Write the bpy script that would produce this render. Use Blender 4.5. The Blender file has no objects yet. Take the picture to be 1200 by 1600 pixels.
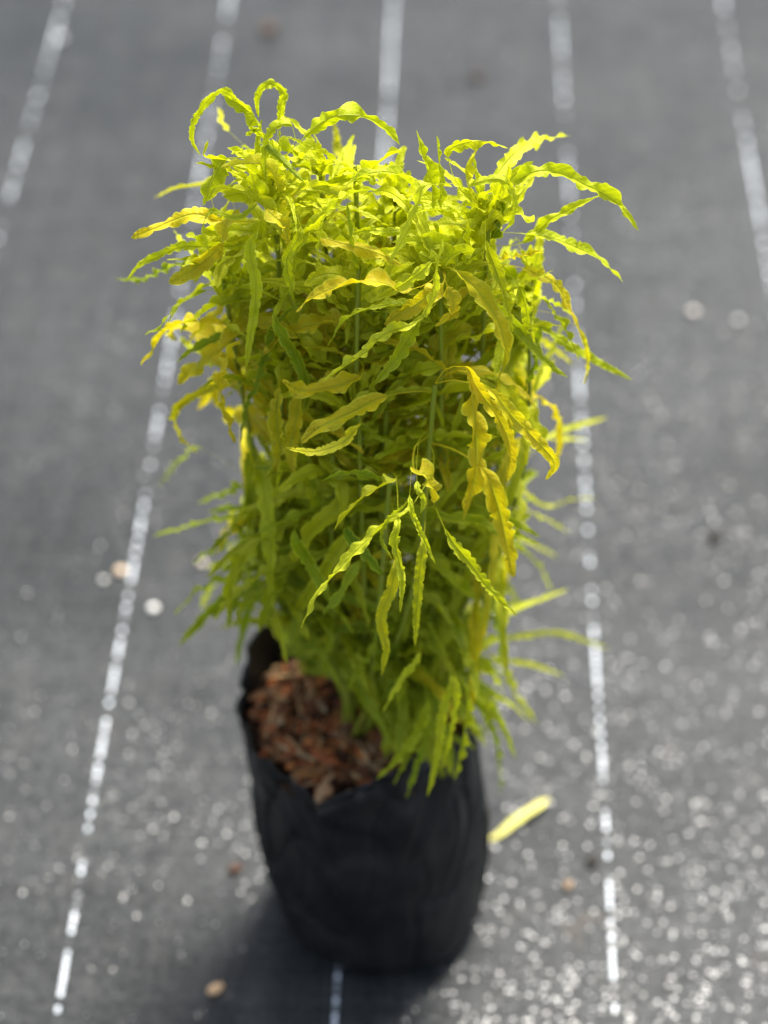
import bpy, math, random
import numpy as np
from mathutils import Vector, Matrix, noise as mnoise

random.seed(11)
R = math.radians
sc = bpy.context.scene
col = sc.collection

# ------------------------------------------------------------------ camera
CAM = Vector((0.0, -0.743, 0.98)); PITCH = R(42.6); FPX = 3333.0
cd = bpy.data.cameras.new('camera'); cam = bpy.data.objects.new('camera', cd); col.objects.link(cam)
cam.location = CAM; cam.rotation_euler = (R(90) - PITCH, 0, 0)
cd.sensor_fit = 'VERTICAL'; cd.sensor_height = 36; cd.sensor_width = 27; cd.lens = 75
cd.clip_start = .02; cd.clip_end = 200
cd.dof.use_dof = True; cd.dof.focus_distance = .875; cd.dof.aperture_fstop = 4.3
sc.camera = cam

# ------------------------------------------------------------------ sky and sun
SUN_EL = 62; SUN_AZ = 25       # azimuth from +Y (away from the camera) towards +X
w = bpy.data.worlds.new('World'); sc.world = w; w.use_nodes = True
nt = w.node_tree; bg = nt.nodes['Background']
sky = nt.nodes.new('ShaderNodeTexSky'); sky.sky_type = 'NISHITA'; sky.sun_disc = False
sky.sun_elevation = R(SUN_EL); sky.sun_rotation = R(SUN_AZ); sky.dust_density = 2.0
hs = nt.nodes.new('ShaderNodeHueSaturation'); hs.inputs['Saturation'].default_value = .6      # a thin bright haze whitens the sky
nt.links.new(sky.outputs[0], hs.inputs['Color']); nt.links.new(hs.outputs[0], bg.inputs[0]); bg.inputs[1].default_value = .12
sl = bpy.data.lights.new('sun', 'SUN'); so = bpy.data.objects.new('sun', sl); col.objects.link(so)
sl.energy = 4.0; sl.angle = R(18.0); sl.color = (1, .96, .89)
sd = Vector((math.sin(R(SUN_AZ)) * math.cos(R(SUN_EL)), math.cos(R(SUN_AZ)) * math.cos(R(SUN_EL)), math.sin(R(SUN_EL))))
so.rotation_euler = sd.to_track_quat('Z', 'Y').to_euler(); so.location = sd * 3

sc.view_settings.view_transform = 'Standard'; sc.view_settings.look = 'None'
sc.view_settings.gamma = 1; sc.view_settings.use_curve_mapping = False
sc.view_settings.exposure = 1.32
sc.cycles.max_bounces = 10; sc.cycles.transmission_bounces = 8; sc.cycles.diffuse_bounces = 5
sc.cycles.use_denoising = True
sc.cycles.sample_clamp_direct = 0; sc.cycles.sample_clamp_indirect = 6

# ------------------------------------------------------------------ helpers
def P(px, py, Y):
    """the world point on the upright plane y = Y seen at photo pixel (px, py) of 1200 x 1600"""
    u = (px - 600) / FPX; v = (py - 800) / FPX
    d = Vector((u, math.cos(PITCH) - v * math.sin(PITCH), -math.sin(PITCH) - v * math.cos(PITCH)))
    k = (Y - CAM.y) / d.y
    return CAM + d * k

def G(px, py, z=0.0):
    u = (px - 600) / FPX; v = (py - 800) / FPX
    d = Vector((u, math.cos(PITCH) - v * math.sin(PITCH), -math.sin(PITCH) - v * math.cos(PITCH)))
    return CAM + d * ((z - CAM.z) / d.z)

def project(p):
    q = p - CAM
    dep = q.y * math.cos(PITCH) - q.z * math.sin(PITCH)
    v = (-q.z * math.cos(PITCH) - q.y * math.sin(PITCH)) / dep
    return 600 + q.x / dep * FPX, 800 + v * FPX

def tag(o, label=None, cat=None, group=None, kind=None):
    if label: o['label'] = label
    if cat: o['category'] = cat
    if group: o['group'] = group
    if kind: o['kind'] = kind
    return o

def link(name, me, mat=None, parent=None):
    o = bpy.data.objects.new(name, me); col.objects.link(o)
    if mat: me.materials.append(mat)
    if parent: o.parent = parent
    return o

def mesh(name, verts, faces, smooth=True):
    me = bpy.data.meshes.new(name); me.from_pydata([tuple(v) for v in verts], [], faces)
    if smooth: me.polygons.foreach_set('use_smooth', [True] * len(me.polygons))
    me.update(); return me

def new_mat(name):
    m = bpy.data.materials.new(name); m.use_nodes = True
    t = m.node_tree; t.nodes.clear()
    out = t.nodes.new('ShaderNodeOutputMaterial')
    return m, t, out

class NB:
    """small node helper"""
    def __init__(s, t): s.t = t
    def n(s, typ, **kw):
        x = s.t.nodes.new(typ)
        for k, v in kw.items(): setattr(x, k, v)
        return x
    def link(s, a, b): s.t.links.new(a, b)
    def put(s, sock, v):
        if hasattr(v, 'is_linked') or isinstance(v, bpy.types.NodeSocket): s.t.links.new(v, sock)
        else: sock.default_value = v
    def math(s, op, a, b=0.0, c=None, clamp=False):
        x = s.n('ShaderNodeMath', operation=op, use_clamp=clamp)
        s.put(x.inputs[0], a); s.put(x.inputs[1], b)
        if c is not None: s.put(x.inputs[2], c)
        return x.outputs[0]
    def mix(s, f, a, b, bt='MIX'):
        x = s.n('ShaderNodeMix', data_type='RGBA', blend_type=bt)
        s.put(x.inputs[0], f); s.put(x.inputs[6], a); s.put(x.inputs[7], b)
        return x.outputs[2]
    def ramp(s, f, lo, hi, a=0.0, b=1.0):
        x = s.n('ShaderNodeMapRange', clamp=True, interpolation_type='SMOOTHSTEP')
        s.put(x.inputs[0], f); s.put(x.inputs[1], lo); s.put(x.inputs[2], hi); s.put(x.inputs[3], a); s.put(x.inputs[4], b)
        return x.outputs[0]
    def noise(s, vec, scale, detail=3, rough=.5, dim='3D'):
        x = s.n('ShaderNodeTexNoise', noise_dimensions=dim)
        if vec is not None: s.link(vec, x.inputs['Vector'])
        x.inputs['Scale'].default_value = scale; x.inputs['Detail'].default_value = detail; x.inputs['Roughness'].default_value = rough
        return x.outputs[0]

# ------------------------------------------------------------------ materials
def mat_ground():
    m, t, out = new_mat('woven_weed_mat'); N = NB(t)
    geo = N.n('ShaderNodeNewGeometry'); sep = N.n('ShaderNodeSeparateXYZ'); N.link(geo.outputs['Position'], sep.inputs[0])
    X, Y = sep.outputs[0], sep.outputs[1]
    tw = .0316
    wob = N.math('MULTIPLY', N.math('SUBTRACT', N.noise(geo.outputs['Position'], 2.5, 2), .5), .005)
    xs = N.math('ADD', N.math('SUBTRACT', X, N.math('MULTIPLY', Y, tw)), wob)         # across the stripes
    ys = N.math('ADD', Y, N.math('MULTIPLY', X, tw))
    cell = .0023
    cx = N.math('DIVIDE', xs, cell); cy = N.math('DIVIDE', ys, cell)
    fx = N.math('FLOOR', cx); fy = N.math('FLOOR', cy)
    rx = N.math('FRACT', cx); ry = N.math('FRACT', cy)
    cmb = N.n('ShaderNodeCombineXYZ'); N.link(fx, cmb.inputs[0]); N.link(fy, cmb.inputs[1])
    wn = N.n('ShaderNodeTexWhiteNoise', noise_dimensions='2D'); N.link(cmb.outputs[0], wn.inputs['Vector'])
    # checker of warp / weft
    par = N.math('MODULO', N.math('ABSOLUTE', N.math('ADD', fx, fy)), 2.0)
    par = N.math('GREATER_THAN', par, .5)
    # stripes
    k = N.math('SUBTRACT', N.math('DIVIDE', N.math('ADD', xs, .0259 + .0026 * .0 - .0026), .151), 0.0)
    fr = N.math('SUBTRACT', N.math('FRACT', N.math('ADD', k, .5)), .5)
    dist = N.math('MULTIPLY', N.math('ABSOLUTE', fr), .151)
    stripe = N.math('LESS_THAN', dist, .00115)
    kid = N.math('ROUND', k)
    # dashes: each pick of the white tape shows with its own strength; some are buried under the weft
    dc = N.n('ShaderNodeCombineXYZ'); N.link(kid, dc.inputs[0]); N.link(N.math('FLOOR', N.math('DIVIDE', ys, .0052)), dc.inputs[1])
    dn = N.n('ShaderNodeTexWhiteNoise', noise_dimensions='2D'); N.link(dc.outputs[0], dn.inputs['Vector'])
    lc = N.n('ShaderNodeCombineXYZ'); N.link(N.math('MULTIPLY', kid, 7.3), lc.inputs[0]); N.link(N.math('MULTIPLY', ys, 1.0), lc.inputs[1])
    ln = N.noise(lc.outputs[0], 14, 3, .6)
    show = N.ramp(N.math('ADD', N.math('ADD', N.math('MULTIPLY', dn.outputs[0], .38), N.math('MULTIPLY', ln, .9)), N.math('ADD', N.math('MULTIPLY', N.math('COMPARE', kid, 0.0, .1), .15), N.math('MULTIPLY', N.math('COMPARE', kid, -1.0, .1), .03))), .60, .74)
    dfr = N.math('FRACT', N.math('DIVIDE', ys, .0052))
    dash = N.ramp(N.math('ABSOLUTE', N.math('SUBTRACT', dfr, .5)), .33, .44, 1, 0)
    white = N.math('MULTIPLY', N.math('MULTIPLY', stripe, dash), show)
    # colours
    big = N.noise(geo.outputs['Position'], 5, 5, .55)
    mid = N.noise(geo.outputs['Position'], 38, 4, .6)
    fine = N.noise(geo.outputs['Position'], 420, 2, .6)
    base = N.mix(N.ramp(big, .3, .7), (.0110, .0132, .0137, 1), (.027, .0292, .029, 1))
    base = N.mix(N.math('MULTIPLY', N.ramp(mid, .48, .78), .55), base, (.050, .048, .045, 1))
    base = N.mix(N.ramp(fine, .62, .8, 0, .4), base, (.12, .115, .105, 1))
    rust = N.ramp(N.noise(geo.outputs['Position'], 13, 3, .7), .64, .78, 0, .5)
    base = N.mix(rust, base, (.075, .052, .036, 1))
    w1 = N.n('ShaderNodeTexWhiteNoise', noise_dimensions='1D'); N.link(fy, w1.inputs['W'])
    w2 = N.n('ShaderNodeTexWhiteNoise', noise_dimensions='1D'); N.link(fx, w2.inputs['W'])
    v = N.math('ADD', N.math('ADD', .35, N.math('MULTIPLY', wn.outputs[0], .5)), N.math('ADD', N.math('MULTIPLY', w1.outputs[0], .45), N.math('MULTIPLY', w2.outputs[0], .35)))
    mul = N.n('ShaderNodeMix', data_type='RGBA', blend_type='MULTIPLY'); mul.inputs[0].default_value = 1
    N.link(base, mul.inputs[6]); cc = N.n('ShaderNodeCombineColor'); [N.link(v, cc.inputs[i]) for i in range(3)]; N.link(cc.outputs[0], mul.inputs[7])
    base = N.mix(white, mul.outputs[2], (.66, .70, .73, 1))
    # tape relief: each crossing is a little cushion
    hx = N.math('SINE', N.math('MULTIPLY', rx, math.pi)); hy = N.math('SINE', N.math('MULTIPLY', ry, math.pi))
    h = N.math('POWER', N.math('MULTIPLY', hx, hy), .5)
    bump = N.n('ShaderNodeBump'); bump.inputs['Strength'].default_value = .28; bump.inputs['Distance'].default_value = .0003
    N.link(N.math('ADD', h, N.math('MULTIPLY', fine, .5)), bump.inputs['Height'])
    # every tape crossing lies at its own small tilt and so glints on its own
    vs = N.n('ShaderNodeVectorMath', operation='SUBTRACT'); N.link(wn.outputs['Color'], vs.inputs[0]); vs.inputs[1].default_value = (.5, .5, .5)
    wn2 = N.n('ShaderNodeTexWhiteNoise', noise_dimensions='3D')
    c3 = N.n('ShaderNodeCombineXYZ'); N.link(fx, c3.inputs[0]); N.link(fy, c3.inputs[1]); c3.inputs[2].default_value = 5.5; N.link(c3.outputs[0], wn2.inputs['Vector'])
    vs2 = N.n('ShaderNodeVectorMath', operation='SUBTRACT'); N.link(wn2.outputs['Color'], vs2.inputs[0]); vs2.inputs[1].default_value = (.5, .5, .5)
    va = N.n('ShaderNodeVectorMath', operation='ADD'); N.link(vs.outputs[0], va.inputs[0]); N.link(vs2.outputs[0], va.inputs[1])
    vm = N.n('ShaderNodeVectorMath', operation='MULTIPLY'); N.link(va.outputs[0], vm.inputs[0]); vm.inputs[1].default_value = (.155, .155, 0)
    vn = N.n('ShaderNodeVectorMath', operation='ADD'); N.link(vm.outputs[0], vn.inputs[0]); N.link(bump.outputs[0], vn.inputs[1])
    nn = N.n('ShaderNodeVectorMath', operation='NORMALIZE'); N.link(vn.outputs[0], nn.inputs[0])
    shiny = N.math('GREATER_THAN', N.math('ADD', wn2.outputs[0], N.ramp(N.noise(geo.outputs['Position'], 7, 3, .6), .36, .66, -.06, .03)), N.ramp(xs, -.14, .09, .95, .90))
    b = N.n('ShaderNodeBsdfPrincipled'); N.link(base, b.inputs['Base Color']); N.link(nn.outputs[0], b.inputs['Normal'])
    rough = N.math('ADD', N.math('ADD', N.math('MULTIPLY', white, -.12), N.math('MULTIPLY', shiny, -.21)), N.math('ADD', .43, N.math('MULTIPLY', mid, .1)))
    N.link(rough, b.inputs['Roughness'])
    N.link(N.math('ADD', .17, N.math('MULTIPLY', shiny, .27)), b.inputs['Specular IOR Level'])
    N.link(b.outputs[0], out.inputs[0])
    return m

def mat_leaf(name, dead=False):
    m, t, out = new_mat(name); N = NB(t)
    at = N.n('ShaderNodeAttribute', attribute_name='tint'); sp = N.n('ShaderNodeSeparateColor'); N.link(at.outputs[0], sp.inputs[0])
    gold, green, rnd = sp.outputs[0], sp.outputs[1], sp.outputs[2]
    uv = N.n('ShaderNodeUVMap', uv_map='UVMap'); us = N.n('ShaderNodeSeparateXYZ'); N.link(uv.outputs[0], us.inputs[0])
    tt, u = us.outputs[0], us.outputs[1]
    au = N.math('ABSOLUTE', N.math('MULTIPLY', N.math('SUBTRACT', u, .5), 2.0))
    geo = N.n('ShaderNodeNewGeometry'); pos = geo.outputs['Position']
    n1 = N.noise(pos, 160, 4, .6); n2 = N.noise(pos, 900, 3, .6); n3 = N.noise(pos, 45, 3, .5)
    c = N.mix(green, (.56, .62, .003, 1), (.070, .172, .003, 1))  # lime to green; the green end is darkened with crown shade
    c = N.mix(N.math('MULTIPLY', rnd, .6), c, (.74, .76, .05, 1))
    gl = N.math('MULTIPLY', gold, N.ramp(N.math('ADD', n1, N.math('MULTIPLY', au, .35)), .28, .62, .45, 1))
    c = N.mix(gl, c, (.74, .58, .016, 1))
    c = N.mix(N.math('MULTIPLY', N.ramp(n3, .35, .7), .35), c, (.36, .42, .004, 1))
    c = N.mix(N.ramp(au, .80, .97, 0, .55), c, (.76, .78, .06, 1))           # pale margin
    c = N.mix(N.ramp(au, .03, .13, .5, 0), c, (.62, .68, .08, 1))            # midrib
    c = N.mix(N.ramp(n2, .62, .8, 0, .28), c, (.78, .74, .10, 1))
    c = N.mix(N.math('MULTIPLY', gold, N.ramp(N.math('ADD', n2, N.math('MULTIPLY', tt, .35)), .86, 1.0, 0, .7)), c, (.22, .12, .03, 1))
    # side veins running out from the midrib
    vv = N.math('SINE', N.math('ADD', N.math('MULTIPLY', tt, 150.0), N.math('MULTIPLY', au, -9.0)))
    hh = N.math('ADD', N.math('MULTIPLY', vv, .05), N.math('ADD', N.math('MULTIPLY', n1, 1.0), N.math('MULTIPLY', n2, .45)))
    hh = N.math('ADD', hh, N.ramp(au, 0, .16, .0, .6))
    bp = N.n('ShaderNodeBump'); bp.inputs['Strength'].default_value = .8; bp.inputs['Distance'].default_value = .001; N.link(hh, bp.inputs['Height'])
    b = N.n('ShaderNodeBsdfPrincipled'); N.link(c, b.inputs['Base Color']); N.link(bp.outputs[0], b.inputs['Normal'])
    b.inputs['Roughness'].default_value = .48; b.inputs['Specular IOR Level'].default_value = .25
    tr = N.n('ShaderNodeBsdfTranslucent'); N.link(N.mix(1.0, c, (1.0, 1.0, .35, 1), 'MULTIPLY'), tr.inputs[0]); N.link(bp.outputs[0], tr.inputs[1])
    mx = N.n('ShaderNodeMixShader'); mx.inputs[0].default_value = .46
    N.link(b.outputs[0], mx.inputs[1]); N.link(tr.outputs[0], mx.inputs[2]); N.link(mx.outputs[0], out.inputs[0])
    return m

def mat_simple(name, c1, c2, scale=60, rough=.6, spec=.4, bump=.3, bdist=.001, detail=4):
    m, t, out = new_mat(name); N = NB(t)
    geo = N.n('ShaderNodeNewGeometry'); n = N.noise(geo.outputs['Position'], scale, detail, .6)
    b = N.n('ShaderNodeBsdfPrincipled'); N.link(N.mix(N.ramp(n, .3, .7), c1, c2), b.inputs['Base Color'])
    b.inputs['Roughness'].default_value = rough; b.inputs['Specular IOR Level'].default_value = spec
    bp = N.n('ShaderNodeBump'); bp.inputs['Strength'].default_value = bump; bp.inputs['Distance'].default_value = bdist
    N.link(N.noise(geo.outputs['Position'], scale * 2.3, 5, .6), bp.inputs['Height']); N.link(bp.outputs[0], b.inputs['Normal'])
    N.link(b.outputs[0], out.inputs[0]); return m

def mat_attr(name, rough=.8, spec=.2, scale=500):
    m, t, out = new_mat(name); N = NB(t)
    at = N.n('ShaderNodeAttribute', attribute_name='tint'); geo = N.n('ShaderNodeNewGeometry')
    n = N.noise(geo.outputs['Position'], scale, 4, .65)
    b = N.n('ShaderNodeBsdfPrincipled'); cc = N.n('ShaderNodeCombineColor'); v = N.math('ADD', .55, N.math('MULTIPLY', n, .9))
    [N.link(v, cc.inputs[i]) for i in range(3)]
    N.link(N.mix(1.0, at.outputs[0], cc.outputs[0], 'MULTIPLY'), b.inputs['Base Color'])
    b.inputs['Roughness'].default_value = rough; b.inputs['Specular IOR Level'].default_value = spec
    bp = N.n('ShaderNodeBump'); bp.inputs['Strength'].default_value = .6; bp.inputs['Distance'].default_value = .0008
    N.link(n, bp.inputs['Height']); N.link(bp.outputs[0], b.inputs['Normal'])
    N.link(b.outputs[0], out.inputs[0]); return m

M_ground = mat_ground()
M_leaf = mat_leaf('leaf_blade')
M_stem = mat_simple('green_stem', (.20, .27, .01, 1), (.26, .27, .03, 1), 120, .5)
M_bag = mat_simple('black_polythene', (.006, .006, .0065, 1), (.013, .013, .013, 1), 40, .42, .36, .3, .003)
M_soil = mat_simple('damp_soil', (.020, .011, .007, 1), (.06, .032, .018, 1), 180, .9, .15, .8, .002)
M_dry = mat_simple('dry_yellow_leaf', (.66, .64, .17, 1), (.50, .44, .14, 1), 70, .7, .2, .5, .001)
M_chip = mat_attr('bark_chip', .8, .12)
M_pebble_sparkle = mat_attr('pebble_and_sparkle', .35, .5)

# ------------------------------------------------------------------ ground
me = mesh('ground', [(-60, -30, 0), (60, -30, 0), (60, 120, 0), (-60, 120, 0)], [(0, 1, 2, 3)], False)
tag(link('ground', me, M_ground), 'dark grey woven weed mat with dashed white stripes', None, None, 'structure')

# ------------------------------------------------------------------ grow bag
TOPC = Vector((-.014, 0))
def wrap(a): return (a + math.pi) % (2 * math.pi) - math.pi
# mouth outline (relative to TOPC): angle, radius, rim height
mouth = [(-180, .0625, .157), (-150, .0600, .158), (-125, .0590, .157), (-107, .0640, .1545), (-88, .0605, .166), (-68, .0600, .175), (-40, .0620, .172),
         (-10, .0630, .166), (25, .0620, .160), (60, .0610, .164), (95, .0600, .163), (118, .0620, .166), (138, .0640, .181), (155, .0635, .178), (170, .0625, .165), (180, .0625, .157)]
def mouth_at(a):
    d = math.degrees(wrap(a))
    for i in range(len(mouth) - 1):
        a0, r0, z0 = mouth[i]; a1, r1, z1 = mouth[i + 1]
        if a0 <= d <= a1:
            k = (d - a0) / (a1 - a0)
            # straight chord between the corners
            p0 = Vector((r0 * math.cos(R(a0)), r0 * math.sin(R(a0)))); p1 = Vector((r1 * math.cos(R(a1)), r1 * math.sin(R(a1))))
            p = p0.lerp(p1, k); ks = k * k * (3 - 2 * k) * .5 + k * .5
            return p, z0 + (z1 - z0) * ks
    return Vector((mouth[0][1] * math.cos(a), mouth[0][1] * math.sin(a))), mouth[0][2]

def bag_point(a, t, inner=0.0):
    """a angle, t 0 at the ground to 1 at the rim"""
    mp, zr = mouth_at(a)
    z = zr * t
    rb = .0585 * (1 - .16 * max(0, 1 - t / .09) ** 2)
    bp_ = Vector((rb * math.cos(a), rb * math.sin(a)))
    k = min(1, t) ** 1.2; k = k * k * (3 - 2 * k)
    p = bp_.lerp(mp, k)
    c = Vector((.001, 0)).lerp(TOPC, t)
    bul = .0035 * math.sin(math.pi * min(1, t * 1.05))
    # creases: long slanting folds plus small crumples, fading near the ground
    n = mnoise.noise(Vector((math.cos(a) * 1.6 + t * .8, math.sin(a) * 1.6, t * 2.0)))
    n2 = mnoise.noise(Vector((math.cos(a) * 4 + 7, math.sin(a) * 4 + t * 2.5, t * 5)))
    n3 = abs(mnoise.noise(Vector((math.cos(a) * 3 - t * 3.2, math.sin(a) * 3, t * 3 + 9))))
    n4 = abs(mnoise.noise(Vector((math.cos(a) * 2 + t * 2.2, math.sin(a) * 2 + 4, t * 1.5))))
    d = bul + .0040 * n + .0020 * n2 - .0030 * max(0, .08 - n4) / .08 - .0022 * max(0, .12 - n3) / .12 * (0.1 + t)
    pr = p.length
    p = p * ((pr + d - inner) / pr)
    return Vector((c.x + p.x, c.y + p.y, z))
NA, NT = 220, 60
v = []; f = []
for j in range(NT + 1):
    for i in range(NA): v.append(bag_point(2 * math.pi * i / NA - math.pi, j / NT))
for j in range(NT):
    for i in range(NA):
        k = (i + 1) % NA; f.append((j * NA + i, j * NA + k, (j + 1) * NA + k, (j + 1) * NA + i))
b0 = len(v)                                                     # rolled lip and the inner wall
for j in range(13):
    for i in range(NA):
        a = 2 * math.pi * i / NA - math.pi
        if j == 0:
            q = bag_point(a, 1.0, .0006); q.z += .0005
        else: q = bag_point(a, 1.0 - .022 * j, .0012)
        v.append(q)
for i in range(NA): k = (i + 1) % NA; f.append((NT * NA + i, NT * NA + k, b0 + k, b0 + i))
for j in range(12):
    for i in range(NA):
        k = (i + 1) % NA; f.append((b0 + j * NA + i, b0 + j * NA + k, b0 + (j + 1) * NA + k, b0 + (j + 1) * NA + i))
v.append(Vector((0, 0, .0005))); f += [(len(v) - 1, (i + 1) % NA, i) for i in range(NA)]
for q in v: q.z += .0006
bag = bpy.data.objects.new('grow_bag', None); col.objects.link(bag)
tag(bag, 'black plastic grow bag filled with bark mulch, standing on the woven mat', 'grow bag')
link('bag_wall', mesh('bag_wall', v, f), M_bag, bag)
# fold line pressed into the front below the notch: a turned-down cuff strip
v = []; f = []; ns = 40
for i in range(ns + 1):
    a = R(-107 + 75 * i / ns); k = i / ns
    for q in range(5):
        s = q / 4
        p = bag_point(a, .985 - s * (.02 + .085 * math.sin(math.pi * min(1, k * .9 + .05)) ** .7) )
        o2 = Vector((p.x - TOPC.x, p.y, 0)).normalized() * (.0012 + .0016 * math.sin(math.pi * s) + .0006 * mnoise.noise(Vector((k * 9, s * 3, 2))))
        v.append(p + o2 + Vector((0, 0, .001)))
for i in range(ns):
    for q in range(4): f.append((i * 5 + q, i * 5 + q + 1, (i + 1) * 5 + q + 1, (i + 1) * 5 + q))
link('rim_fold', mesh('rim_fold', v, f), M_bag, bag)

# soil and mulch
v = [(TOPC.x, 0, .150)]; f = []; nr, na = 14, 72
for j in range(1, nr + 1):
    for i in range(na):
        a = 2 * math.pi * i / na - math.pi; mp, zr = mouth_at(a); s = j / nr
        x, y = TOPC.x + mp.x * s * .985, mp.y * s * .985
        z = .1475 + .005 * (1 - s) + .003 * mnoise.noise(Vector((x * 60, y * 60, 3)))
        v.append((x, y, z))
f += [(0, 1 + i, 1 + (i + 1) % na) for i in range(na)]
for j in range(nr - 1):
    for i in range(na):
        k = (i + 1) % na; f.append((1 + j * na + i, 1 + (j + 1) * na + i, 1 + (j + 1) * na + k, 1 + j * na + k))
link('soil', mesh('soil', v, f), M_soil, bag)

def chips(n, rng, place, size, palette, zup=.5):
    V = []; F = []; C = []
    for _ in range(n):
        c = place(rng); L, W, H = size(rng); colr = rng.choice(palette)
        e = Matrix.Rotation(rng.uniform(0, 6.28), 3, 'Z') @ Matrix.Rotation(rng.gauss(0, zup), 3, 'Y') @ Matrix.Rotation(rng.gauss(0, zup), 3, 'X')
        b = len(V); ring = 7
        for s, rr in ((-1, .25), (-.6, .9), (0, 1), (.55, .85), (1, .3)):
            for k in range(ring):
                a = 2 * math.pi * k / ring; j = rng.uniform(.75, 1.2)
                V.append(c + e @ Vector((s * L / 2, math.cos(a) * W / 2 * rr * j, math.sin(a) * H / 2 * rr * j)))
                C.append(colr)
        for s in range(4):
            for k in range(ring):
                k2 = (k + 1) % ring; F.append((b + s * ring + k, b + s * ring + k2, b + (s + 1) * ring + k2, b + (s + 1) * ring + k))
        F.append(tuple(b + k for k in reversed(range(ring)))); F.append(tuple(b + 4 * ring + k for k in range(ring)))
    return V, F, C

def set_tint(me, C):
    ca = me.color_attributes.new('tint', 'FLOAT_COLOR', 'POINT')
    ca.data.foreach_set('color', np.array([(c[0], c[1], c[2], 1) for c in C], dtype=np.float32).ravel())

rng = random.Random(5)
def pl(r):
    a = r.uniform(-math.pi, math.pi); s = math.sqrt(r.random()) * .86; mp, zr = mouth_at(a)
    return Vector((TOPC.x + mp.x * s, mp.y * s, .1505 + r.uniform(0, .006)))
bark = [(.30, .095, .03), (.34, .12, .035), (.20, .06, .02), (.26, .08, .03), (.10, .045, .022), (.17, .085, .045), (.24, .13, .065), (.05, .022, .012), (.05, .025, .015), (.30, .19, .10), (.16, .06, .035), (.33, .22, .13), (.12, .055, .03), (.22, .10, .035)]
V, F, C = chips(330, rng, pl, lambda r: (r.uniform(.006, .024), r.uniform(.003, .0075), r.uniform(.0012, .003)), [tuple(k * 1.1 for k in c) for c in bark], .35)
V2, F2, C2 = chips(70, rng, lambda r: pl(r) + Vector((0, 0, .002)), lambda r: (r.uniform(.010, .028), r.uniform(.0010, .0024), r.uniform(.0006, .0012)), [(.42, .27, .13), (.34, .2, .1), (.5, .36, .2), (.25, .13, .06)], .2)
b = len(V); V += V2; C += C2; F += [tuple(i + b for i in q) for q in F2]
V2, F2, C2 = chips(700, rng, lambda r: pl(r) + Vector((0, 0, .001)), lambda r: (r.uniform(.002, .005), r.uniform(.001, .003), r.uniform(.0006, .0015)), [tuple(k * 1.1 for k in c) for c in bark], .5)
b = len(V); V += V2; C += C2; F += [tuple(i + b for i in q) for q in F2]
me = mesh('bark_mulch', V, F, False); set_tint(me, C)
tag(link('bark_mulch', me, M_chip), 'brown and tan bark mulch filling the mouth of the bag', 'mulch', None, 'stuff')

# ------------------------------------------------------------------ sparkle grains and litter on the mat
rng = random.Random(8)
V = []; F = []; C = []
sparkle_px = []
for _ in range(170):                                                # pale grains added to stand for sun sparkle, thick at lower right
    x = 760 + 440 * rng.random(); y = 1120 + 480 * math.sqrt(rng.random()); sparkle_px.append((x, y))
for _ in range(40): sparkle_px.append((rng.uniform(0, 430), rng.uniform(1000, 1600)))
for _ in range(34): sparkle_px.append((rng.gauss(255, 22), rng.gauss(1155, 28)))
for _ in range(14): sparkle_px.append((rng.uniform(0, 1200), rng.uniform(380, 1100)))
for _ in range(45): sparkle_px.append((rng.uniform(760, 1200), rng.uniform(950, 1300)))
for x, y in sparkle_px:
    c = G(x, y); s = rng.uniform(.0005, .0011); g = rng.choice([.55, .7, .8, .42]); b = len(V)
    for k in range(6):
        d = [(1, 0, 0), (-1, 0, 0), (0, 1, 0), (0, -1, 0), (0, 0, 1), (0, 0, -.6)][k]
        V.append(c + Vector(d) * s * rng.uniform(.8, 1.2) + Vector((0, 0, s * .6))); C.append((g, g * .97, g * .92))
    for q in ((0, 2, 4), (2, 1, 4), (1, 3, 4), (3, 0, 4), (2, 0, 5), (1, 2, 5), (3, 1, 5), (0, 3, 5)): F.append(tuple(b + i for i in q))
me = mesh('sparkle_grains', V, F, False); set_tint(me, C)
tag(link('sparkle_grains', me, M_pebble_sparkle), 'pale grains added for the sun sparkle on the woven mat, with one spilled patch', 'sparkle_grains', None, 'stuff')

def pebble(px, py, size, colr, name, label, cat, stretch=1.0, ang=0, group=None):
    rg = random.Random(int(px * 7 + py)); c = G(px, py); V = []; F = []; C = []
    nu, nv = 14, 9
    for j in range(nv + 1):
        ph = math.pi * j / nv
        for i in range(nu):
            a = 2 * math.pi * i / nu
            d = Vector((math.cos(a) * math.sin(ph), math.sin(a) * math.sin(ph), math.cos(ph)))
            r = 1 + .22 * mnoise.noise(d * 1.7 + Vector((px, py, 0)))
            p = Vector((d.x * stretch, d.y, d.z * .6)) * r * size
            V.append(Matrix.Rotation(R(ang), 3, 'Z') @ p); C.append(colr)
    for j in range(nv):
        for i in range(nu):
            k = (i + 1) % nu; F.append((j * nu + i, (j + 1) * nu + i, (j + 1) * nu + k, j * nu + k))
    me = mesh(name, V, F); set_tint(me, C)
    o = link(name, me, M_pebble_sparkle if cat == 'pebble' else M_chip); o.location = (c.x, c.y, size * .58); o.rotation_euler = (0, 0, 0)
    tag(o, label, cat, group); return o
pg = 'pebbles lying on the mat'
pebble(240, 953, .0032, (.85, .82, .75), 'pebble', 'brightest whitish pebble, lying on the mat left of the plant', 'pebble', group=pg)
pebble(189, 895, .0036, (.66, .50, .34), 'pebble', 'tan pebble lying on the left white stripe', 'pebble', group=pg)
pebble(162, 908, .0022, (.6, .58, .52), 'pebble', 'small grey pebble beside the tan one on the left stripe', 'pebble', group=pg)
pebble(1083, 490, .0034, (.72, .64, .56), 'pebble', 'pinkish pebble on the mat right of the crown, larger of two', 'pebble', group=pg)
pebble(1153, 503, .0028, (.55, .54, .52), 'pebble', 'grey pebble on the mat near the rightmost white stripe', 'pebble', group=pg)
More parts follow.
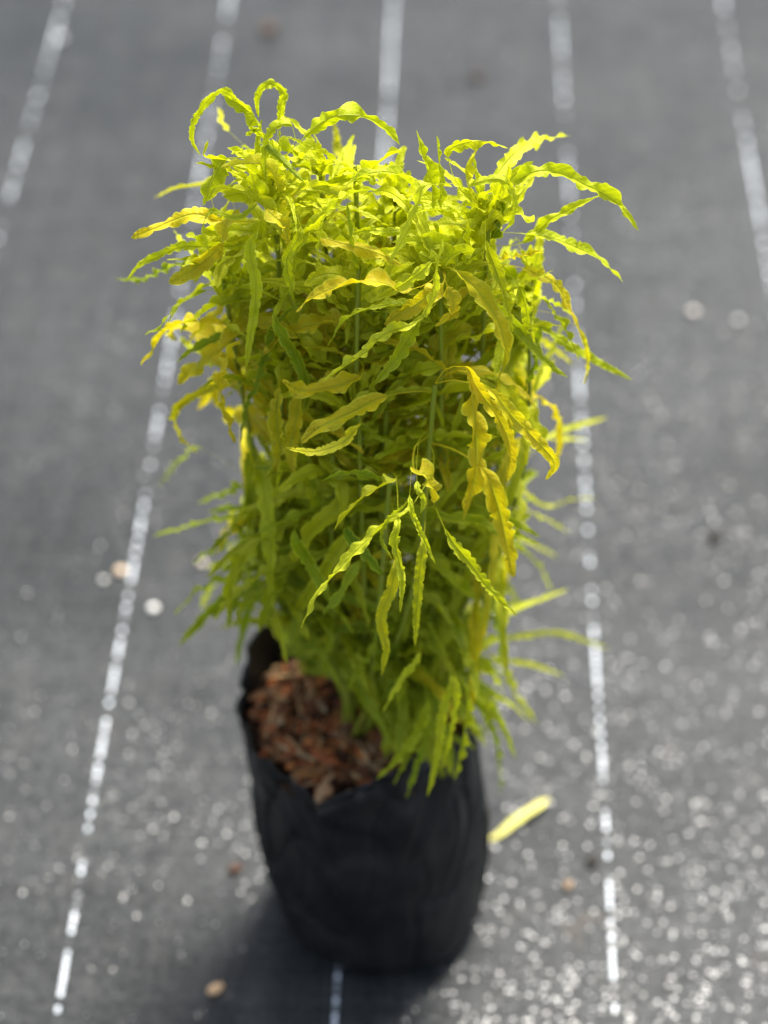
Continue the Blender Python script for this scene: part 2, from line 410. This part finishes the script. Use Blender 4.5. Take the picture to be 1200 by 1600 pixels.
pebble(316, 882, .0026, (.60, .52, .38), 'pebble', 'beige pebble close under the lower left leaves', 'pebble', group=pg)
pebble(95, 62, .0034, (.60, .60, .58), 'pebble', 'grey pebble on the far left stripe near the top edge', 'pebble', group=pg)
pebble(337, 1548, .0032, (.62, .40, .22), 'wood_chip', 'orange tan wood chip on the mat at the bottom, left of the bag', 'wood chip', 1.5, 35)
pebble(1116, 842, .0038, (.035, .028, .022), 'soil_crumb', 'dark soil crumb on the mat to the right of the plant', 'soil crumb', 1.2, 10)
pebble(420, 50, .0065, (.09, .06, .045), 'bark_piece', 'brown bark piece on the mat at the top, above the plant', 'bark piece', 1.5, 60)
pebble(745, 122, .0050, (.085, .06, .05), 'bark_piece', 'dull brown bark piece on the mat right of the middle stripe', 'bark piece', 1.3, 0)
pebble(925, 1348, .0030, (.030, .026, .022), 'soil_crumb', 'dark soil crumb covering a gap in the right white stripe', 'soil crumb', 1.6, 80)
pebble(368, 1360, .0030, (.09, .05, .035), 'bark_piece', 'reddish bark piece on the mat by the left side of the bag', 'bark piece', 1.5, 20)
pebble(888, 1385, .0024, (.25, .17, .10), 'wood_chip', 'small tan wood chip on the mat right of the bag', 'wood chip', 1.4, 60)

# ------------------------------------------------------------------ the shrub
shrub = bpy.data.objects.new('leafy_shrub', None); col.objects.link(shrub)
shrub.location = (-.008, 0, .15)
tag(shrub, 'golden green shrub with narrow wavy leaves growing out of the black bag', 'shrub')
SH = Vector(shrub.location)

def catmull(pts, n):
    P_ = [pts[0] * 2 - pts[1]] + list(pts) + [pts[-1] * 2 - pts[-2]]
    L = [0]
    for i in range(len(pts) - 1): L.append(L[-1] + (pts[i + 1] - pts[i]).length)
    out = []
    for k in range(n):
        s = L[-1] * k / (n - 1); i = 0
        while i < len(pts) - 2 and L[i + 1] < s: i += 1
        u = (s - L[i]) / max(1e-9, L[i + 1] - L[i]); a, b, c, d = P_[i], P_[i + 1], P_[i + 2], P_[i + 3]
        out.append(.5 * ((2 * b) + (c - a) * u + (2 * a - 5 * b + 4 * c - d) * u * u + (3 * b - a - 3 * c + d) * u ** 3))
    return out, L[-1]

def tube(pts, r0, r1, n=24, m=8):
    c, _ = catmull(pts, n); V = []; F = []
    side = Vector((1, 0, 0))
    for i, p in enumerate(c):
        T = (c[min(i + 1, n - 1)] - c[max(i - 1, 0)]).normalized()
        side = (side - T * side.dot(T)).normalized(); up = T.cross(side)
        r = r0 + (r1 - r0) * i / (n - 1)
        r *= 1 + .12 * math.sin(i * 2.1)
        for k in range(m):
            a = 2 * math.pi * k / m; V.append(p + side * math.cos(a) * r + up * math.sin(a) * r)
    for i in range(n - 1):
        for k in range(m):
            k2 = (k + 1) % m; F.append((i * m + k, i * m + k2, (i + 1) * m + k2, (i + 1) * m + k))
    return V, F

US = (-1, -.86, -.5, -.12, 0, .12, .5, .86, 1)
def leaf_geo(pts, width, nrm, tint, rg, lobes=None, amp=.3, ruffle=.35, fold=.25, twist=0.0, rows=None, pet=0.0, taper=.62):
    """pts: midrib control points; pet: share of the length that is bare stalk"""
    c, L = catmull(pts, 200)
    rows = rows or 34
    ts = [pet * k / 4 for k in range(4)] + [pet + (1 - pet) * k / (rows - 1) for k in range(rows)] if pet > 0 else [k / (rows - 1) for k in range(rows)]
    blade = L * (1 - pet)
    lobes = lobes or max(4, blade / (width * rg.uniform(.7, 1.0)))
    ph1, ph2, ph3 = rg.uniform(0, 6), rg.uniform(0, 6), rg.uniform(0, 6)
    V = []; UVv = []; side = None
    wob = rg.uniform(.6, 1.3); sd_ = rg.uniform(0, 90)
    amp = amp * rg.uniform(.55, 1.35); scal = []
    for _side in (0, 1):
        e = [-.02]; dd_ = []
        while e[-1] < 1.05: e.append(e[-1] + rg.uniform(.45, 1.5) * width / blade * .8); dd_.append(rg.uniform(.15, 1.0))
        scal.append((e, dd_))
    def lobe(sd2, b):
        e, dp = scal[sd2]; i = 0
        while i < len(dp) - 1 and e[i + 1] < b: i += 1
        q = min(1, max(0, (b - e[i]) / (e[i + 1] - e[i])))
        return 1 - amp * dp[i] * (1 - max(0, math.sin(math.pi * q)) ** .6) + .12 * mnoise.noise(Vector((b * 6, sd_ + sd2 * 7, 0)))
    for t in ts:
        i = min(198, int(t * 199)); fr = t * 199 - i
        p = c[i].lerp(c[i + 1], fr)
        T = (c[min(i + 3, 199)] - c[max(i - 3, 0)]).normalized()
        if side is None: side = T.cross(nrm)
        side = (side - T * side.dot(T))
        if side.length < 1e-6: side = T.orthogonal()
        side.normalize(); N_ = side.cross(T)
        b = max(0.0, (t - pet) / (1 - pet))
        tw = twist * b + .25 * math.sin(b * 5 * wob + ph3)
        s2 = side * math.cos(tw) + N_ * math.sin(tw); n2 = N_ * math.cos(tw) - side * math.sin(tw)
        prof = min(1, (b / .16)) ** .8 * max(0.0, 1 - ((b - .16) / .84 if b > .16 else 0) ** 2.6) ** taper
        prof = max(prof, .07 if b < .5 else .02)
        half = width / 2 * prof
        for u in US:
            ph = ph1 if u < 0 else ph2
            lob = lobe(0 if u < 0 else 1, b)
            lw = 1 + (lob - 1) * min(1, abs(u) * 1.2)
            uu = u * half * lw
            rz = ruffle * half * (mnoise.noise(Vector((b * lobes * .75, sd_ + (5 if u > 0 else 0), 3))) * 2.6) * abs(u) ** 2 + fold * half * abs(u) - .12 * fold * half
            rz += .10 * half * math.sin(23 * b + ph2 + 2 * u) * abs(u)
            V.append(p + s2 * uu + n2 * rz); UVv.append((t, .5 + u / 2))
    F = []; nu = len(US)
    for j in range(len(ts) - 1):
        for q in range(nu - 1): F.append((j * nu + q, j * nu + q + 1, (j + 1) * nu + q + 1, (j + 1) * nu + q))
    return V, F, UVv, [tint] * len(V)

def build_leaf_mesh(name, geos):
    V = []; F = []; U = []; C = []
    for v_, f_, u_, c_ in geos:
        b = len(V); V += v_; F += [tuple(i + b for i in q) for q in f_]; U += u_; C += c_
    V = [p - SH for p in V]
    me = mesh(name, V, F); set_tint(me, C)
    uvl = me.uv_layers.new(name='UVMap')
    idx = np.empty(len(me.loops), dtype=np.int32); me.loops.foreach_get('vertex_index', idx)
    uvl.data.foreach_set('uv', np.array(U, dtype=np.float32)[idx].ravel())
    return me

# shoots: tip pixel, tip depth, lower control pixels
base = Vector((-.008, 0, .148))
shoots = []
def shoot(tip, Yt, bend=(0, 0), rad=.0013, n_leaf=26, droop=1.0, size=1.0, root=None, spread=.062):
    if Yt < 0: Yt *= .5 + .6 * min(1, max(0, (tip[1] - 480) / 350))
    tp = P(tip[0], tip[1], Yt)
    r0 = root if root is not None else base + Vector((random.uniform(-.012, .012), random.uniform(-.012, .012), 0))
    mid = r0.lerp(tp, .5) + Vector((bend[0], bend[1], 0)); mid.z += .01
    shoots.append(dict(pts=[r0, mid, tp], r=rad, n=n_leaf, droop=droop, size=size, spread=spread))
shoot((425, 268), .005, (-.012, 0), n_leaf=44, size=.95)
shoot((500, 262), .020, (-.006, .0), n_leaf=34, size=.9)
shoot((765, 330), -.010, (.02, 0), n_leaf=44)
shoot((620, 300), .022, (.004, .01), n_leaf=34)
shoot((555, 262), .010, (.0, .0), n_leaf=12, size=.9)
shoot((560, 420), -.040, (0, -.012), n_leaf=36)
shoot((345, 420), .000, (-.012, 0), n_leaf=34)
shoot((830, 440), .015, (.03, 0), n_leaf=30)
shoot((690, 420), -.045, (.01, -.015), n_leaf=34)
shoot((440, 560), -.025, (-.02, -.008), n_leaf=32)
shoot((680, 600), -.060, (.01, -.02), n_leaf=30)
shoot((610, 520), -.030, (0, -.01), n_leaf=30)
shoot((520, 700), -.030, (-.005, -.01), n_leaf=30)
shoot((700, 700), -.030, (.008, -.01), n_leaf=30)
shoot((790, 620), .010, (.022, 0), n_leaf=28)
shoot((560, 620), -.040, (.0, -.02), n_leaf=30)
shoot((420, 775), .000, (-.02, 0), n_leaf=34, size=.9)
shoot((610, 740), -.050, (0, -.02), n_leaf=32, size=.9)
shoot((770, 800), .010, (.02, 0), n_leaf=30, size=.9)
shoot((395, 810), -.005, (-.02, 0), n_leaf=40, size=1.15)
shoot((510, 850), .000, (-.01, 0), n_leaf=32, size=.9)
shoot((690, 880), -.020, (.01, -.01), n_leaf=32, size=.9)
shoot((720, 1035), -.030, (.005, -.005), n_leaf=26, size=.8)
shoot((580, 980), .015, (0, 0), n_leaf=26, size=.8)
shoot((620, 1015), -.030, (.004, -.01), n_leaf=46, size=.85)
shoot((540, 1000), -.012, (.0, 0), n_leaf=50, size=.85)
shoot((660, 960), .030, (.01, 0), n_leaf=24, size=.9)
shoot((490, 985), .000, (-.005, 0), n_leaf=40, size=.8)

stem_samples = []
for s in shoots:
    V, F = tube([p - SH for p in s['pts']], s['r'], .0010)
    link('stem', mesh('stem', V, F), M_stem, shrub)
    cc_, L = catmull(s['pts'], 60); s['c'] = cc_; s['L'] = L
    stem_samples += cc_[8:]
# leafy outline that the free leaves stay inside
poly = [(300, 250), (318, 200), (360, 190), (420, 170), (500, 195), (600, 215), (680, 215), (760, 215), (830, 245), (860, 290), (870, 350), (860, 410), (890, 470), (900, 540), (860, 600), (870, 690),
        (840, 750), (850, 820), (860, 900), (800, 960), (790, 1010), (795, 1080), (780, 1150), (720, 1225), (600, 1200), (590, 1120), (540, 1085), (440, 1050), (415, 960), (370, 1005), (300, 960), (315, 900), (320, 850),
        (372, 790), (385, 725), (345, 690), (300, 650), (290, 570), (250, 530), (270, 460), (230, 400), (290, 330)]
def inside(x, y):
    r = False; j = len(poly) - 1
    for i in range(len(poly)):
        xi, yi = poly[i]; xj, yj = poly[j]
        if (yi > y) != (yj > y) and x < (xj - xi) * (y - yi) / (yj - yi) + xi: r = not r
        j = i
    return r

leaves = []     # (weight, geo, label)
# ---- leaves followed one by one from the photograph: points, depth at base and tip, width (px), gold, green, rnd
LI = (0.02, .15, .3); GR = (0, .75, .1); GO = (1, .2, .3); PA = (.35, .1, 1); YG = (.4, .35, .4); OL = (.75, .8, 0); PG = (.8, 0, 1)
H = [
 ([(398, 186), (372, 158), (345, 142), (320, 162), (303, 190), (300, 218), (313, 243)], .0, .0, 15, LI),
 ([(404, 192), (386, 172), (364, 158), (348, 146)], -.004, -.004, 22, LI),
 ([(436, 192), (440, 160), (444, 145), (432, 133), (420, 131), (406, 142), (402, 162), (404, 184)], .0, .0, 14, LI),
 ([(455, 195), (430, 200), (416, 222), (414, 250), (417, 285)], -.02, -.03, 17, LI),
 ([(345, 285), (310, 290), (275, 295), (240, 310)], .07, .09, 14, PA),
 ([(352, 200), (345, 178), (340, 168)], .08, .1, 12, PA),
 ([(530, 240), (525, 210), (522, 190)], .09, .1, 15, PA),
 ([(345, 345), (305, 335), (270, 345), (235, 360), (205, 372)], .0, .0, 28, (1, .1, .4)),
 ([(375, 382), (325, 385), (285, 385), (245, 402), (222, 412), (198, 438)], -.01, -.01, 18, LI),
 ([(310, 404), (260, 420), (225, 435), (180, 436)], .01, .045, 16, GR),
 ([(345, 385), (315, 410), (290, 428), (264, 442)], -.02, -.03, 32, OL),
 ([(365, 438), (315, 458), (275, 480), (255, 505), (226, 524)], -.02, -.03, 21, (0, .65, .4)),
 ([(375, 508), (330, 505), (290, 503), (258, 518), (240, 545), (220, 571)], -.01, -.02, 24, (1, .3, .3)),
 ([(410, 508), (370, 522), (335, 530), (300, 548), (275, 566)], -.02, -.02, 18, GR),
 ([(372, 530), (335, 552), (300, 578), (278, 600)], .0, .0, 40, OL),
 ([(378, 530), (352, 560), (342, 595), (350, 640), (366, 692)], -.05, -.06, 22, (1, .1, .5)),
 ([(375, 590), (330, 605), (290, 625), (274, 645), (283, 680), (310, 708)], .0, .01, 17, (.6, .6, .1)),
 ([(310, 700), (285, 718), (262, 740), (248, 762)], .05, .09, 14, GR),
 ([(402, 360), (390, 390), (400, 440), (398, 485), (390, 530), (384, 578)], -.05, -.075, 20, (0, .2, .6)),
 ([(470, 360), (450, 400), (452, 435), (461, 473)], -.05, -.065, 18, LI),
 ([(462, 480), (432, 512), (418, 550), (404, 595), (385, 640), (376, 695)], -.05, -.06, 15, GR),
 ([(478, 212), (505, 190), (540, 180), (575, 185), (604, 203), (624, 226)], .0, .0, 26, (0, .1, .2)),
 ([(680, 330), (675, 290), (662, 245), (650, 203)], -.01, .0, 25, (.05, .15, .2)),
 ([(692, 335), (688, 280), (682, 212)], -.02, -.01, 15, LI),
 ([(660, 300), (620, 272), (575, 272), (534, 293)], -.03, -.04, 25, (.05, .35, .3)),
 ([(668, 290), (652, 320), (640, 355), (624, 385), (608, 415)], -.05, -.075, 20, (0, .15, .8)),
 ([(590, 295), (545, 303), (514, 325), (500, 370), (498, 418)], -.05, -.065, 16, (0, .15, .6)),
 ([(520, 320), (485, 352), (464, 390), (458, 432)], -.04, -.05, 17, LI),
 ([(640, 362), (600, 362), (570, 360), (545, 368)], -.03, -.05, 15, LI),
 ([(500, 372), (545, 382), (590, 395), (628, 415)], -.05, -.055, 26, (.9, .1, .3)),
 ([(770, 285), (800, 245), (835, 220), (892, 212)], .0, .075, 26, (.05, .1, 1)),
 ([(795, 290), (840, 268), (880, 272), (915, 290), (950, 306), (975, 330), (998, 361)], -.01, .0, 25, (0, .15, .3)),
 ([(818, 378), (858, 345), (895, 325), (940, 304)], .0, .0, 18, LI),
 ([(815, 365), (860, 372), (900, 387), (940, 407), (974, 441)], -.01, .0, 26, (0, .25, .3)),
 ([(735, 300), (728, 262), (745, 232)], -.02, -.01, 28, (.4, 0, .7)),
 ([(735, 290), (782, 280), (805, 312), (800, 345), (784, 366)], -.05, -.06, 14, LI),
 ([(700, 240), (730, 222), (765, 222), (795, 232)], .0, .0, 24, (.2, .1, .3)),
 ([(760, 380), (775, 420), (790, 470), (800, 520)], -.06, -.075, 20, (.2, .3, .4)),
 ([(640, 452), (585, 440), (545, 443), (505, 457), (478, 472), (462, 488)], -.085, -.10, 32, (1, 0, .8)),
 ([(672, 412), (650, 430), (620, 450), (578, 472)], -.085, -.095, 18, (0, .1, .7)),
 ([(690, 375), (682, 415), (677, 455), (662, 490), (638, 508)], -.085, -.095, 20, (0, .1, .9)),
 ([(650, 473), (585, 480), (540, 500), (511, 543)], -.08, -.09, 19, (0, .6, .4)),
 ([(648, 505), (600, 523), (572, 550), (532, 577), (502, 598)], -.09, -.11, 20, (0, .1, .9)),
 ([(655, 500), (636, 530), (615, 565), (584, 602)], -.08, -.09, 26, (0, .5, .4)),
 ([(690, 445), (650, 475), (600, 507)], -.08, -.09, 34, (1, .1, .3)),
 ([(700, 450), (710, 480), (680, 510)], -.08, -.09, 28, (.9, .1, .5)),
 ([(430, 500), (462, 555), (477, 600), (478, 640)], -.06, -.07, 22, GR),
 ([(600, 620), (550, 645), (500, 668), (470, 692)], -.07, -.08, 36, OL),
 ([(560, 665), (535, 692), (490, 706), (446, 700)], -.075, -.09, 19, (.5, 0, 1)),
 ([(436, 610), (432, 660), (437, 700), (430, 745)], -.05, -.06, 32, OL),
 ([(470, 610), (462, 660), (455, 700), (458, 740)], -.05, -.06, 30, (.85, .5, .1)),
 ([(560, 590), (520, 605), (470, 610), (440, 595)], -.06, -.065, 34, (.9, .4, .2)),
 ([(715, 425), (755, 465), (780, 508), (789, 550), (774, 612)], -.075, -.09, 32, (.75, .4, .3)),
 ([(730, 575), (745, 605), (780, 655), (797, 700), (792, 755)], -.09, -.105, 26, (1, 0, .6)),
 ([(765, 610), (800, 650), (835, 685), (866, 722), (853, 750)], -.085, -.09, 28, (.8, .1, 1)),
 ([(735, 585), (740, 640), (745, 700), (742, 745), (724, 812)], -.085, -.10, 38, (.95, .25, .2)),
 ([(755, 735), (778, 790), (792, 850), (802, 902)], -.065, -.075, 38, (.9, .4, .3)),
 ([(780, 605), (835, 615), (870, 645), (876, 685), (868, 724)], .01, .02, 20, (1, .1, .3)),
 ([(770, 470), (820, 525), (850, 562), (887, 590)], -.05, -.06, 19, (0, .55, .3)),
 ([(825, 495), (875, 530), (925, 560), (988, 594)], -.01, .01, 18, (.0, .45, .3)),
 ([(820, 420), (868, 445), (893, 490), (912, 533)], -.02, -.02, 26, (1, .1, .4)),
 ([(812, 450), (824, 490), (820, 525)], -.06, -.06, 20, LI),
 ([(840, 500), (836, 560), (822, 600), (812, 645)], -.03, -.03, 15, GR),
 ([(850, 470), (885, 520), (905, 565)], -.03, -.03, 16, (0, .4, .3)),
 ([(905, 515), (918, 560), (912, 600)], -.01, .0, 9, (.6, .3, .3)),
 ([(825, 520), (870, 550), (895, 570)], .05, .08, 14, PA),
 ([(840, 695), (895, 668), (948, 652)], .06, .10, 14, (.15, .1, .9)),
 ([(845, 692), (880, 686), (918, 688)], .07, .11, 15, (.15, .1, 1)),
 ([(790, 750), (850, 792), (890, 782), (934, 778)], .03, .09, 13, (.15, .2, .8)),
 ([(795, 790), (845, 808), (892, 834)], .03, .07, 13, (.1, .2, .6)),
 ([(800, 840), (840, 855), (872, 872)], .06, .10, 14, (.1, .2, .8)),
 ([(790, 850), (838, 878), (862, 926)], .03, .06, 13, (.0, .3, .6)),
 ([(780, 965), (812, 948), (850, 935), (888, 920)], .0, .04, 13, (.1, .2, .8)),
 ([(770, 1000), (820, 992), (870, 988), (905, 998), (952, 1014)], .01, .07, 12, (.15, .2, .7)),
 ([(770, 1030), (825, 1037), (882, 1056)], .01, .03, 12, (.15, .1, .5)),
 ([(765, 1020), (790, 1050), (808, 1090), (840, 1132)], -.01, .0, 15, (.05, .2, .6)),
 ([(700, 835), (735, 880), (765, 922), (808, 962)], -.08, -.085, 20, (.1, .3, .5)),
 ([(640, 795), (605, 818), (568, 850), (520, 900), (492, 935), (470, 982)], -.085, -.11, 17, (.05, .15, .7)),
 ([(636, 786), (610, 808), (597, 842), (614, 876)], -.09, -.095, 10, (0, .4, .3)),
 ([(622, 815), (618, 850), (628, 900), (625, 957)], -.09, -.105, 15, (.05, .15, .7)),
 ([(618, 880), (612, 920), (596, 960), (602, 1010), (596, 1056)], -.08, -.09, 21, (.45, .4, .3)),
 ([(662, 845), (656, 900), (652, 950), (648, 1010)], -.08, -.09, 18, (.2, .4, .4)),
 ([(640, 782), (652, 820), (666, 850), (680, 882)], -.09, -.1, 10, (0, .2, .6)),
 ([(652, 758), (662, 780), (657, 803)], -.085, -.09, 11, (0, .3, .6)),
 ([(648, 735), (668, 745), (676, 785)], -.075, -.08, 36, (1, .1, .2)),
 ([(615, 750), (572, 773), (545, 800), (521, 830)], -.075, -.085, 27, (.3, .55, .2)),
 ([(605, 752), (550, 740), (500, 752)], -.065, -.075, 18, GR),
 ([(460, 835), (488, 888), (526, 957)], -.05, -.06, 17, GR),
 ([(450, 800), (390, 793), (325, 799)], .0, .02, 15, (0, .7, .2)),
 ([(430, 815), (360, 808), (300, 822), (238, 839)], .0, .03, 15, (0, .65, .2)),
 ([(400, 830), (350, 852), (300, 880)], .01, .02, 17, GR),
 ([(410, 842), (365, 865), (330, 898)], -.01, -.01, 16, (0, .6, .2)),
 ([(420, 845), (380, 872), (342, 897)], -.02, -.02, 14, (0, .6, .3)),
 ([(420, 885), (345, 903), (300, 930), (273, 962)], -.01, -.01, 22, GR),
 ([(415, 905), (355, 935), (310, 970), (280, 1008)], -.01, -.01, 20, GR),
 ([(455, 860), (442, 900), (420, 935), (404, 988)], -.03, -.035, 20, (.1, .6, .2)),
 ([(410, 915), (385, 960), (368, 1042)], .0, .0, 16, GR),
 ([(380, 760), (345, 772), (308, 787)], .02, .04, 14, GR),
 ([(655, 1025), (632, 1060), (597, 1114)], -.07, -.08, 15, (.0, .3, .6)),
 ([(705, 1058), (692, 1110), (684, 1180), (668, 1245)], -.07, -.085, 19, (.1, .3, .5)),
 ([(712, 1060), (708, 1120), (690, 1205)], -.075, -.08, 13, (.05, .3, .6)),
 ([(725, 1070), (727, 1130), (709, 1222)], -.06, -.07, 18, (.05, .45, .4)),
 ([(715, 1062), (760, 1095), (788, 1140), (806, 1187)], -.04, -.045, 15, (.0, .5, .4)),
 ([(735, 1085), (772, 1150), (784, 1242)], -.03, -.04, 14, GR),
 ([(745, 1085), (790, 1095), (828, 1128)], -.02, -.01, 12, (.05, .3, .5)),
 ([(668, 1100), (642, 1160), (588, 1218)], -.06, -.075, 19, (.1, .6, .2)),
 ([(672, 1120), (655, 1180), (634, 1248)], -.06, -.075, 18, (.0, .75, .1)),
 ([(655, 1135), (635, 1180), (614, 1226)], -.06, -.07, 15, (.1, .75, 0)),
 ([(590, 1000), (562, 1045), (543, 1078)], -.04, -.05, 13, (.0, .6, .2)),
 ([(560, 880), (530, 930), (505, 960)], -.06, -.07, 20, GR),
 ([(540, 830), (570, 870), (600, 900)], -.06, -.07, 22, (0, .9, 0)),
 ([(480, 890), (480, 950), (470, 1020)], -.01, -.02, 18, (0, .9, 0)),
 ([(420, 330), (440, 350), (455, 385)], -.04, -.05, 30, (.8, .3, .2)),
 ([(370, 330), (350, 360), (345, 400)], -.03, -.04, 28, (.9, .3, .2)),
 ([(350, 250), (330, 285), (318, 320)], -.01, -.01, 34, (.1, .45, .1)),
 ([(420, 285), (375, 255), (320, 245), (325, 220)], -.01, -.01, 24, (.15, .1, .3)),
 ([(440, 300), (420, 262), (390, 255), (345, 262)], -.02, -.03, 24, (.5, .1, .4)),
 ([(430, 330), (390, 300), (350, 295), (330, 310)], -.03, -.04, 26, (.2, .1, .4)),
 ([(400, 320), (370, 340), (330, 330), (318, 360), (330, 400), (340, 410)], -.04, -.05, 10, (0, .3, .4)),
 ([(410, 222), (440, 250), (475, 285)], -.02, -.05, 13, (0, .7, .3)),
 ([(400, 200), (390, 205), (384, 212)], .0, .0, 14, LI),
 ([(412, 215), (396, 202), (388, 192)], .0, .0, 14, LI),
]
for (pp, Yb, Yt, wpx, tint) in H:
    rg = random.Random(int(pp[0][0] * 13 + pp[-1][1]))
    kf = .42 + .73 * min(1, max(0, (pp[0][1] - 480) / 350))
    if Yb < 0: Yb *= kf
    if Yt < 0: Yt *= kf
    n = len(pp); Ls = [0]
    for i in range(1, n): Ls.append(Ls[-1] + math.hypot(pp[i][0] - pp[i - 1][0], pp[i][1] - pp[i - 1][1]))
    pts = [P(x, y, Yb + (Yt - Yb) * Ls[i] / Ls[-1]) for i, (x, y) in enumerate(pp)]
    # a stalk leads back to the nearest stem below the blade
    near = min(stem_samples, key=lambda s: (s - pts[0]).length + (.03 if s.z > pts[0].z + .01 else 0))
    gap = (near - pts[0]).length
    d1 = (pts[0] - pts[1]).normalized()
    LL = sum((pts[i + 1] - pts[i]).length for i in range(n - 1)); pet = 0
    if gap > .004:
        mid = pts[0].lerp(near, .5) + d1 * gap * .15
        pts = [near, mid] + pts
        g2 = (near - mid).length + (mid - pts[2]).length; pet = g2 / (g2 + LL) * .93
    dep = (pts[-1] - CAM).length
    wm = wpx / FPX * .9
    if pp[0][1] > 750 and pp[0][0] < 470: wm *= 1.3
    nrm = ((CAM - pts[-2]).normalized() * .75 + Vector((rg.gauss(0, .35), rg.gauss(0, .35), .55 + rg.gauss(0, .2)))).normalized()
    gold = tint[0]
    g = leaf_geo(pts, wm * .92 if gold > .6 else wm * .96, nrm, tint, rg, amp=.66 if gold < .5 else .7, ruffle=rg.uniform(.45, 1.0), fold=rg.uniform(.1, .7), twist=rg.uniform(-.7, .7), rows=72, pet=pet, taper=.55 if gold > .5 else .7)
    leaves.append([LL * wm * 3, g, gold, tint])
n_hero = len(leaves)

# ---- the rest of the foliage: leaves set in spirals round every shoot
rg = random.Random(21)
for si, s in enumerate(shoots):
    s['n'] = int(s['n'] * (1.75 if s['pts'][2].z > .36 else 1.7 if s['pts'][2].z > .25 else 1.4))
    c, L = s['c'], s['L']; ang = rg.uniform(0, 6.28)
    made = 0
    for k in range(s['n'] * 3):
        if made >= s['n']: break
        q = (made + rg.random()) / s['n']                          # 0 young tip .. 1 old
        back = min(s['L'] * .8, s['spread'] * 1.45) * (q ** 1.1) * rg.uniform(.7, 1.25)
        ti = max(8, int(59 * (1 - back / L))); p0 = c[ti]
        T = (c[min(59, ti + 2)] - c[max(0, ti - 2)]).normalized()
        ang += 2.4 + rg.uniform(-.3, .3)
        A = T.orthogonal().normalized(); B = T.cross(A)
        out_ = A * math.cos(ang) + B * math.sin(ang); out_.z *= .5; out_.normalize()
        th = R(18 + 75 * q ** .8 + rg.gauss(0, 12))
        d = (T * math.cos(th) + out_ * math.sin(th)).normalized()
        Ln = s['size'] * (.028 + .044 * min(1, q * 1.6)) * rg.uniform(.75, 1.25)
        if p0.z < .33: Ln *= 1.15
        droop = s['droop'] * rg.uniform(.4, 1.9) * (.4 + .75 * q)
        pts = [p0.copy()]; dd = d.copy(); p = p0.copy(); curl = Vector((rg.gauss(0, .25), rg.gauss(0, .25), 0))
        for j in range(5):
            p = p + dd * Ln / 5; pts.append(p.copy())
            dd = (dd + Vector((0, 0, -.34 * droop)) + curl * .5).normalized()
        if min(pt.z for pt in pts) < .154: continue
        if not all(inside(*project(pt)) for pt in pts[1:]): continue
        if min(pt.y for pt in pts) < -.030 - .045 * min(1, max(0, (.42 - p0.z) / .2)): continue
        hgt = p0.z
        px, py = project(pts[3])
        gp = .07 + .36 * math.exp(-((py - 560) / 130) ** 2)
        gold = rg.uniform(.7, 1) if rg.random() < gp and q > .3 else rg.uniform(0, .25)
        green = max(0, min(1, (.45 - hgt) / .20 + rg.gauss(0, .22)))  # greener and darker lower down: shade under the crown put into the tint
        tint = (gold, green * .9, max(0, rg.gauss(.25, .2)))
        W = rng.choice([.0030, .0038, .0044, .0052, .0064]) * rg.uniform(.85, 1.15) * (1 + .55 * gold) * (.75 + .4 * min(1, q * 2))
        if hgt < .33: W = rg.uniform(.0044, .0068)
        nrm = (T * .8 + Vector((0, 0, .8)) - d * .3 + Vector((rg.gauss(0, .3), rg.gauss(0, .3), 0))).normalized()
        curly = hgt > .38 and rg.random() < .38
        if curly:
            W = rg.uniform(.0075, .0115); pts = [p0 + (a_ - p0) * .72 for a_ in pts]
        g = leaf_geo(pts, W, nrm, tint, rg, amp=.8 if curly else (.62 if hgt > .33 else .32), ruffle=rg.uniform(.45, 1.1), fold=rg.uniform(.1, .6), twist=rg.uniform(-.9, .9), rows=42, pet=.1)
        # front leaves weigh more, hidden ones less
        leaves.append([Ln * W * (1.6 if pts[3].y < -.03 else .6), g, gold, tint]); made += 1
order = sorted(range(len(leaves)), key=lambda i: -leaves[i][0])
top = set(order[:100])
for i in sorted(top):
    o = link('leaf', build_leaf_mesh('leaf', [leaves[i][1]]), M_leaf, shrub)
    t_ = leaves[i][3]
    if t_[0] > .8: o['label'] = 'golden yellow leaf with wavy lobed edge'
    elif t_[0] >= .5: o['label'] = 'leaf turning from green to yellow'
    elif t_[2] > .75: o['label'] = 'pale lime leaf'
    elif t_[1] > .6: o['label'] = 'narrow green leaf, its colour darkened for shade in the crown'
o = link('foliage', build_leaf_mesh('foliage', [leaves[i][1] for i in range(len(leaves)) if i not in top]), M_leaf, shrub)
o['kind'] = 'stuff'; o['label'] = 'smaller lime green leaves of the crown'
print('leaves', len(leaves), 'heroes', n_hero)

# ------------------------------------------------------------------ fallen leaf on the mat
fl_pts = [G(858, 1248, .004), G(835, 1262, .006), G(803, 1284, .004), G(780, 1303, .0025), G(757, 1314, .002)]
g = leaf_geo(fl_pts, .0056, Vector((.1, -.1, 1)), (.1, 0, 1.5), random.Random(3), amp=.2, ruffle=.2, fold=.15, rows=30)
cen = fl_pts[1].copy(); cen.z = 0
SH = cen
o = link('fallen_leaf', build_leaf_mesh('fallen_leaf', [g]), M_dry); o.location = cen
tag(o, 'pale yellow fallen leaf lying on the mat right of the bag', 'leaf')
